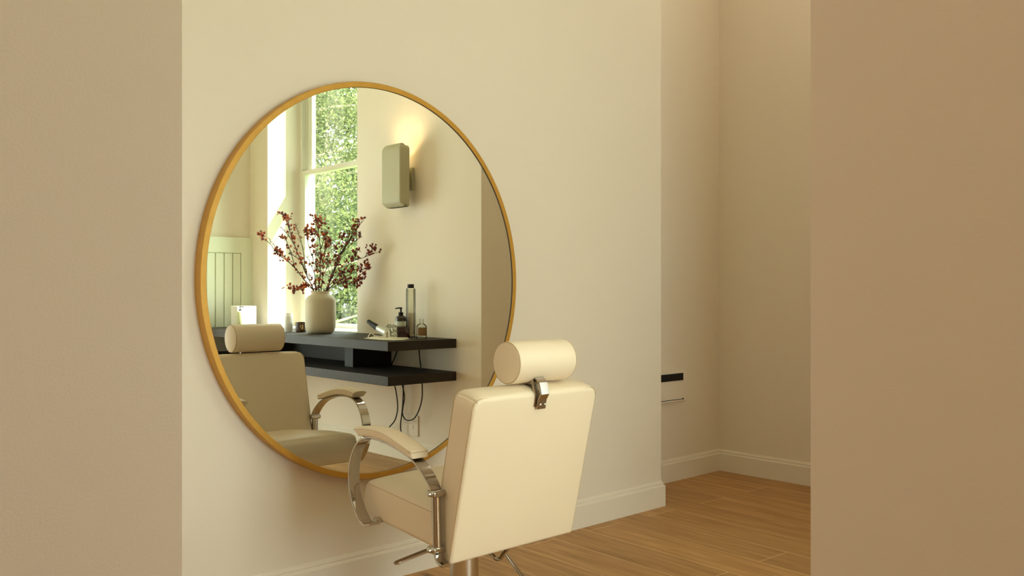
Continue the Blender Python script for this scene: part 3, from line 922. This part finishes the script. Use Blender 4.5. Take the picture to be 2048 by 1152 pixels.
# tilted silver bottle with a black cap
tip = Vector((3.27, 0.913, 0.958)); mid = Vector((3.27, 1.025, 0.917)); end = Vector((3.27, 1.150, 0.8865))
t = thing('brush', 'silver bottle with a long black cap lying tilted on the cloth', 'bottle', (3.27, 1.12, 0.857))
def lathe_axis(bm, a, b, prof):
    d = (b - a); L = d.length
    M = d.normalized().to_track_quat('Z', 'Y').to_matrix().to_4x4()
    lathe(bm, [(r, z * L) for r, z in prof], 28, a, M)
bm = NB(); lathe_axis(bm, mid, tip, [(0, -0.05), (0.0205, -0.05), (0.0205, 0.05), (0.0185, 0.35), (0.0150, 0.75), (0.0145, 0.95), (0.011, 1.0), (0, 1.0)]); obj('cap', bm, BLACK, t)
SILV = mat('satin_silver', (0.55, 0.56, 0.50, 1), 0.35, 0.4)
bm = NB(); lathe_axis(bm, mid + (end - mid) * 0.06, end, [(0, 0), (0.019, 0), (0.024, 0.06), (0.028, 0.5), (0.029, 0.97), (0.026, 1.0), (0, 1.0)]); obj('bottle_body', bm, SILV, t)
settle(t)
t.name = 'capped_bottle'

# crumpled cellophane
bm = NB()
bmesh.ops.create_icosphere(bm, subdivisions=4, radius=1)
for v in bm.verts:
    nn = noise.noise(v.co * 2.6) * 0.55 + noise.noise(v.co * 6.0) * 0.25
    s = 1 + nn
    v.co = Vector((3.37 + v.co.x * 0.045 * s, 1.045 + v.co.y * 0.065 * s, TOPZ + 0.042 + max(-0.041 + 0.005, v.co.z * 0.036 * s)))
tag(obj('wrapper', bm, CELLO, smooth=False), 'crumpled clear cellophane wrapper behind the silver bottle', 'wrapper')

# ------------------------------------------------------------------ dried branches in the vase
STEM = mat('dried_stem', (0.075, 0.045, 0.025, 1), 0.8)
BERRY = [mat('berry_rust', (0.42, 0.085, 0.025, 1), 0.6), mat('berry_dark', (0.17, 0.022, 0.014, 1), 0.6), mat('berry_orange', (0.60, 0.18, 0.04, 1), 0.6)]
YR = 2 * D - VY
def at(px, py, dy=0.0):
    lat = (px - 641) / 1759.13 * 6.36
    if lat > 0: dy = dy * 0.5 - 0.66 * lat   # the right-hand stems lean off the wall
    """point standing in the vase's plane (given in the mirror's view of it)"""
    u = (px - 1024) / 1759.13; v = (584.94 - py) / 1759.13
    d = Vector((math.sin(TH) + u * math.cos(TH), math.cos(TH) - u * math.sin(TH), v))
    # plane through the vase facing the mirrored eye
    nrm = Vector((VX, YR, 0)).normalized()
    k = (Vector((VX, YR, 0)).dot(nrm) + dy) / d.dot(nrm)
    return Vector((d.x * k, 2 * D - d.y * k, EYE + d.z * k))
BR = [
 ('dried berry branch reaching furthest left over the wall edge', [(621, 590), (603, 553), (590, 536), (572, 520), (556, 508), (540, 487), (527, 478), (519, 470)], [[(590, 536), (577, 524), (563, 510), (553, 506)], [(590, 536), (580, 500), (570, 478), (562, 476)], [(556, 508), (548, 490), (541, 483)]], 0.02),
 ('short dried berry twig drooping low left of the vase', [(623, 590), (613, 573), (605, 578), (592, 581), (578, 577)], [[(592, 581), (588, 585)], [(605, 578), (606, 582)]], -0.04),
 ('dried berry branch rising left, second from the left', [(627, 590), (612, 548), (601, 520), (590, 492), (580, 462), (572, 442), (565, 430)], [[(580, 462), (577, 440)], [(612, 548), (606, 500), (597, 468), (591, 450)], [(590, 492), (576, 470), (562, 455)], [(601, 520), (585, 510), (578, 508)], [(620, 560), (608, 535), (600, 525)]], 0.03),
 ('dried berry branch standing upright left of the window stile', [(632, 590), (630, 560), (627, 520), (625, 480), (622, 462)], [[(627, 520), (617, 490), (614, 470), (615, 460)], [(630, 550), (620, 525), (612, 512)], [(625, 480), (634, 468)]], -0.03),
 ('tallest dried berry branch in the middle of the vase', [(638, 590), (640, 545), (641, 500), (637, 465), (632, 445), (630, 434)], [[(637, 465), (637, 442), (643, 448)], [(641, 500), (648, 478), (652, 462)], [(640, 520), (632, 505)], [(640, 545), (628, 525)]], 0.0),
 ('dried berry branch just right of the tallest one', [(642, 590), (646, 550), (648, 510), (651, 480), (654, 463)], [[(648, 510), (655, 492), (659, 483)], [(646, 550), (656, 530), (654, 520)], [(647, 530), (640, 512)]], -0.05),
 ('thick dried berry branch leaning up to the right', [(653, 590), (667, 545), (680, 510), (699, 480), (715, 456), (727, 440)], [[(699, 480), (706, 462), (716, 443)], [(680, 510), (684, 485), (686, 472)], [(667, 545), (671, 515), (671, 494)], [(680, 510), (704, 488), (722, 474)], [(699, 480), (712, 470), (724, 474)], [(690, 495), (696, 478), (700, 462)]], 0.03),
 ('dried berry branch leaning right over the wall', [(656, 590), (672, 556), (690, 538), (704, 524), (722, 517), (740, 510), (761, 503)], [[(730, 514), (740, 505), (747, 496)], [(704, 524), (712, 510), (714, 506)], [(680, 548), (676, 530), (680, 520)]], -0.02),
 ('dried berry branch leaning right below the long one', [(658, 590), (678, 562), (700, 549), (718, 541), (730, 538), (737, 532)], [[(718, 541), (728, 545)], [(700, 549), (706, 540)], [(730, 538), (736, 536)]], 0.05),
 ('lowest dried berry branch spreading right of the vase', [(660, 590), (672, 572), (690, 564), (710, 562), (722, 559)], [[(690, 564), (702, 570), (713, 573)], [(710, 562), (722, 563)], [(680, 566), (690, 571)]], -0.05),
 ('thin leafless dried twig between the two leaning groups', [(651, 590), (661, 556), (657, 538), (654, 520)], [[(661, 556), (665, 540), (660, 528)]], 0.06),
]
BPROTO = []
for q, mi in enumerate((0, 1, 2, 0, 1)):
    rr = random.Random(50 + q); bm = NB()
    bmesh.ops.create_icosphere(bm, subdivisions=1, radius=0.01)
    sv = (1, rr.uniform(.75, 1), rr.uniform(.55, .9))
    for v in bm.verts:
        c = v.co * (1 + 0.28 * rr.uniform(-1, 1)); v.co = Vector((c.x * sv[0], c.y * sv[1], c.z * sv[2]))
    me = bpy.data.meshes.new('berry'); bm.to_mesh(me); bm.free(); me.materials.append(BERRY[mi])
    for p in me.polygons: p.use_smooth = True
    BPROTO.append(bpy.data.objects.new('berry', me))
for bi, (lab, main, subs, dy) in enumerate(BR):
    rnd = random.Random(100 + bi)
    root = Vector((VX + rnd.uniform(-.03, .03), VY + rnd.uniform(-.03, .03), TOPZ + 0.02))
    t = thing('dried_branch', lab, 'dried branch', root, 'dried branches in the vase')
    def P3(L):
        return [at(px, py, dy * (0.2 + 1.2 * (590 - py) / 130) * 1.6) for px, py in L]
    bm = NB(); berries = []
    M3 = P3(main)
    # neck point, held inside the rim
    nk = M3[0].copy(); off = Vector((nk.x - VX, nk.y - VY, 0))
    if off.length > 0.045: off = off.normalized() * 0.045
    M3[0] = Vector((VX + off.x, VY + off.y, TOPZ + 0.30))
    pts = catmull([root, root.lerp(M3[0], 0.5)] + M3, 5)
    pts = [p + Vector([rnd.gauss(0, 0.0012) for _ in range(3)]) if i > 12 else p for i, p in enumerate(pts)]
    thick = 0.0062 if bi == 6 else (0.0052 if bi in (0, 2, 4) else 0.0042)
    tube(bm, pts, [thick * (1 - 0.72 * i / len(pts)) for i in range(len(pts))], 6)
    lines = [(pts[len(pts) // 3:], 1)]
    if bi == 6:   # companions that make this one a thick bundle
        for q in range(4):
            s = [p + Vector((rnd.gauss(0, .004), rnd.gauss(0, .008), rnd.gauss(0, .006))) * (i / len(pts) * 2 + .3) if i > 8 else p for i, p in enumerate(pts)]
            tube(bm, s[8:-4 - 3 * q], 0.0026, 5)
    for sb in subs:
        S = catmull(P3(sb), 5)
        tube(bm, S, [0.0030 * (1 - 0.5 * i / len(S)) for i in range(len(S))], 5)
        lines.append((S[len(S) // 3:], 1.6))
    # many fine side twigs
    for L, w in lines:
        cnt = int(len(L) * (1.5 if w > 1 else 1.2) * (1.7 if 1 < bi < 6 else 1.0))
        for _ in range(cnt):
            if bi == 10: break
            p = rnd.choice(L)
            e = p + Vector((rnd.gauss(0, 0.012), rnd.gauss(0, 0.020), abs(rnd.gauss(0.018, 0.014))))
            tube(bm, [p, p.lerp(e, .5) + Vector((0, 0, 0.002)), e], 0.0011, 4)
            berries.append((e, rnd.uniform(0.0055, 0.0105)))
            if rnd.random() < .5: berries.append((e + Vector([rnd.gauss(0, .009) for _ in range(3)]), rnd.uniform(0.004, 0.008)))
    ends = [M3[-1]] + [at(sb[-1][0], sb[-1][1], dy * (0.2 + 1.2 * (590 - sb[-1][1]) / 130) * 1.6) for sb in subs]
    if bi != 10:
        for e in ends:
            for _ in range(3): berries.append((e + Vector([rnd.gauss(0, .007) for _ in range(3)]), rnd.uniform(0.006, 0.011)))
    obj('stem', bm, STEM, t)
    settle(t)
    for p, r in berries[:100]:
        b = BPROTO[rnd.choice((0, 0, 1, 1, 2, 3, 3, 4) if bi < 6 else (0, 1, 1, 4, 4))].copy()
        b.name = 'berry'; C.objects.link(b)
        b.parent = t; b.location = p - root; s9 = r / 0.01 * 1.22
        b.rotation_euler = (rnd.uniform(0, 6), rnd.uniform(0, 6), rnd.uniform(0, 6)); b.scale = (s9, s9, s9)

# ------------------------------------------------------------------ cables and outlet
def cable(label, pts, r=0.0042):
    bm = NB(); P = catmull(pts, 8); tube(bm, P, r, 8)
    tag(obj('power_cable', bm, BLACK), label, 'cable', 'cables hanging from the floating shelf')
def wp(px, py, x=3.52):
    u = (px - 1024) / 1759.13; v = (584.94 - py) / 1759.13
    d = Vector((math.sin(TH) + u * math.cos(TH), math.cos(TH) - u * math.sin(TH), v)); k = x / d.x
    return (x, 2 * D - d.y * k, EYE + d.z * k)
cable('black cable curving down left under the lower board', [wp(787, 765), wp(791, 778), wp(794.5, 800), wp(795, 820), wp(790, 840), wp(779, 854), wp(770, 864), wp(764, 885)])
cable('black cable dropping straight down beside the wall plate', [wp(806.5, 763), wp(806.5, 775), wp(806, 800), wp(804, 825), wp(801.5, 845), wp(802, 862), wp(808, 880), wp(812, 892)])
cable('black cable hanging in a wide loop over the wall plate', [wp(803, 764, 3.51), wp(806, 776, 3.51), wp(809, 795, 3.51), wp(806, 815, 3.51), wp(805, 828, 3.51), wp(810, 838, 3.51), wp(818, 841, 3.51), wp(829, 836, 3.51), wp(838, 820, 3.51), wp(844, 797, 3.51), wp(844.5, 775, 3.51), wp(844, 762, 3.51)])
cable('short black cable rising straight between the shelf boards', [wp(838, 696, 3.53), wp(839, 712, 3.53), wp(841, 730, 3.53), wp(841.5, 738, 3.53)])
cable('short black cable slanting behind the dark shelf divider', [wp(794, 702, 3.53), wp(789, 716, 3.53), wp(784, 727, 3.53), wp(780, 738, 3.53)])
t = thing('wall_plate', 'square wall-painted socket plate low under the shelf', 'socket', (XS - 0.001, 1.0, 0.178))
bm = NB(); box(bm, XS - 0.009, XS - 0.001, 0.915, 1.092, 0.176, 0.318, 0.002); obj('cover_plate', bm, TRIM, t, smooth=False)
bm = NB(); box(bm, XS - 0.0098, XS - 0.008, 1.040, 1.043, 0.222, 0.250); box(bm, XS - 0.0098, XS - 0.008, 0.940, 1.03, 0.258, 0.2595); obj('switch_slot', bm, DARKMETAL, t, smooth=False)
settle(t)

# ------------------------------------------------------------------ wall heater in the recess
t = thing('wall_heater', 'low slim wall heater with a black slot in the recess', 'heater', (4.2, YB - 0.002, 0.478))
bm = NB()
box(bm, 3.93, 4.464, YB - 0.022, YB - 0.001, 0.484, 0.674, 0.002)
obj('heater_casing', bm, TRIM, t, smooth=False)
bm = NB(); box(bm, 3.96, 4.436, YB - 0.0245, YB - 0.0215, 0.612, 0.656); obj('display_slot', bm, BLACK, t, smooth=False)
bm = NB(); box(bm, 3.94, 4.440, YB - 0.0235, YB - 0.0215, 0.495, 0.4985); box(bm, 4.428, 4.440, YB - 0.0235, YB - 0.0215, 0.493, 0.502)
obj('air_gap', bm, DARKMETAL, t, smooth=False)
settle(t)

# ------------------------------------------------------------------ added lamps, all out of view, that brighten the scene
LENS = bpy.data.materials.new('added_lamp_diffuser'); LENS.use_nodes = True
LENS.node_tree.nodes['Principled BSDF'].inputs['Emission Color'].default_value = (1, 0.82, 0.6, 1)
LENS.node_tree.nodes['Principled BSDF'].inputs['Emission Strength'].default_value = 2
def added_ceiling_lamp(x, y, power, label, col=(1.0, 0.82, 0.62), r=0.22):
    t = thing('added_ceiling_lamp', label, 'ceiling light', (x, y, HT))
    bm = NB(); lathe(bm, [(0, 0), (r, 0), (r, -0.045), (r - 0.012, -0.05)], 48, (x, y, HT - 0.001)); obj('lamp_rim', bm, FRAMEW, t)
    bm = NB(); lathe(bm, [(r - 0.012, -0.05), (0, -0.052)], 48, (x, y, HT - 0.001)); obj('diffuser', bm, LENS, t)
    settle(t)
    l = bpy.data.lights.new('ceiling_fill_light', 'AREA'); l.shape = 'DISK'; l.size = 2 * r; l.energy = power; l.color = col
    o = bpy.data.objects.new('ceiling_fill_light', l); C.objects.link(o); o.location = (x, y, HT - 0.06)
added_ceiling_lamp(-1.0, 0.45, HALL_POWER, 'added round ceiling lamp behind the doorway, fill for the near walls', (1.0, 0.88, 0.72))  # added fill for the walls beside the opening
added_ceiling_lamp(2.4, 1.0, ROOM_POWER, 'added round ceiling lamp high above the salon chair, fill for the room', (1.0, 0.90, 0.76))  # added to lift the light in the whole room
added_ceiling_lamp(-0.1, 2.1, 6.0, 'added round ceiling lamp behind the left wall, fill for the chair side', (1.0, 0.85, 0.66))  # added fill for the chair's dim left side
fl = thing('added_floor_lamp', 'added standing lamp hidden by the left wall, fill for the mirror wall', 'added floor lamp', (0.2, 2.35, 0))  # unseen lamp added to brighten the lower left of the mirror wall
bm = NB(); lathe(bm, [(0, 0.018), (0.13, 0.018), (0.13, 0), (0, 0)], 40, (0.2, 2.35, 0)); obj('base', bm, BRUSHED, fl)
bm = NB(); tube(bm, [(0.2, 2.35, 0.018), (0.2, 2.35, 0.78)], 0.009, 12); obj('pole', bm, BRUSHED, fl)
bm = NB(); lathe(bm, [(0, 0.78), (0.05, 0.785), (0.10, 0.80), (0.12, 0.82), (0.116, 0.82), (0.09, 0.805), (0, 0.79)], 40, (0.2, 2.35, 0)); obj('lamp_bowl', bm, LENS, fl)
settle(fl)
for zz in (0.95,):
    l = bpy.data.lights.new('floor_fill_light', 'POINT'); l.energy = 12.0; l.color = (1.0, 0.97, 0.88); l.shadow_soft_size = 0.14
    o = bpy.data.objects.new('floor_fill_light', l); C.objects.link(o); o.location = (0.2 + 0.0, 2.35, zz)
added_ceiling_lamp(4.25, 2.35, 8.0, 'added round ceiling lamp high in the recess, fill for its walls', (1.0, 0.86, 0.68))  # added to brighten the recess walls

# the window side of the room stands a little nearer the camera's end
for o in [o for o in C.objects if o.parent is None]:
    if o.name.split('.')[0] in ('window_portal', 'added_window_portal', 'wall_window', 'wall_return', 'wall_far', 'baseboard_window', 'baseboard_return', 'baseboard_far', 'window_1', 'added_window', 'tree', 'hedge', 'floating_shelf', 'panelled_cupboard', 'wall_sconce', 'sconce_light', 'vase', 'candle', 'bottle', 'box', 'pump_bottle', 'tall_bottle', 'perfume_bottle', 'cloth', 'capped_bottle', 'wrapper', 'dried_branch', 'power_cable', 'wall_plate'):
        o.location.y -= 0.086
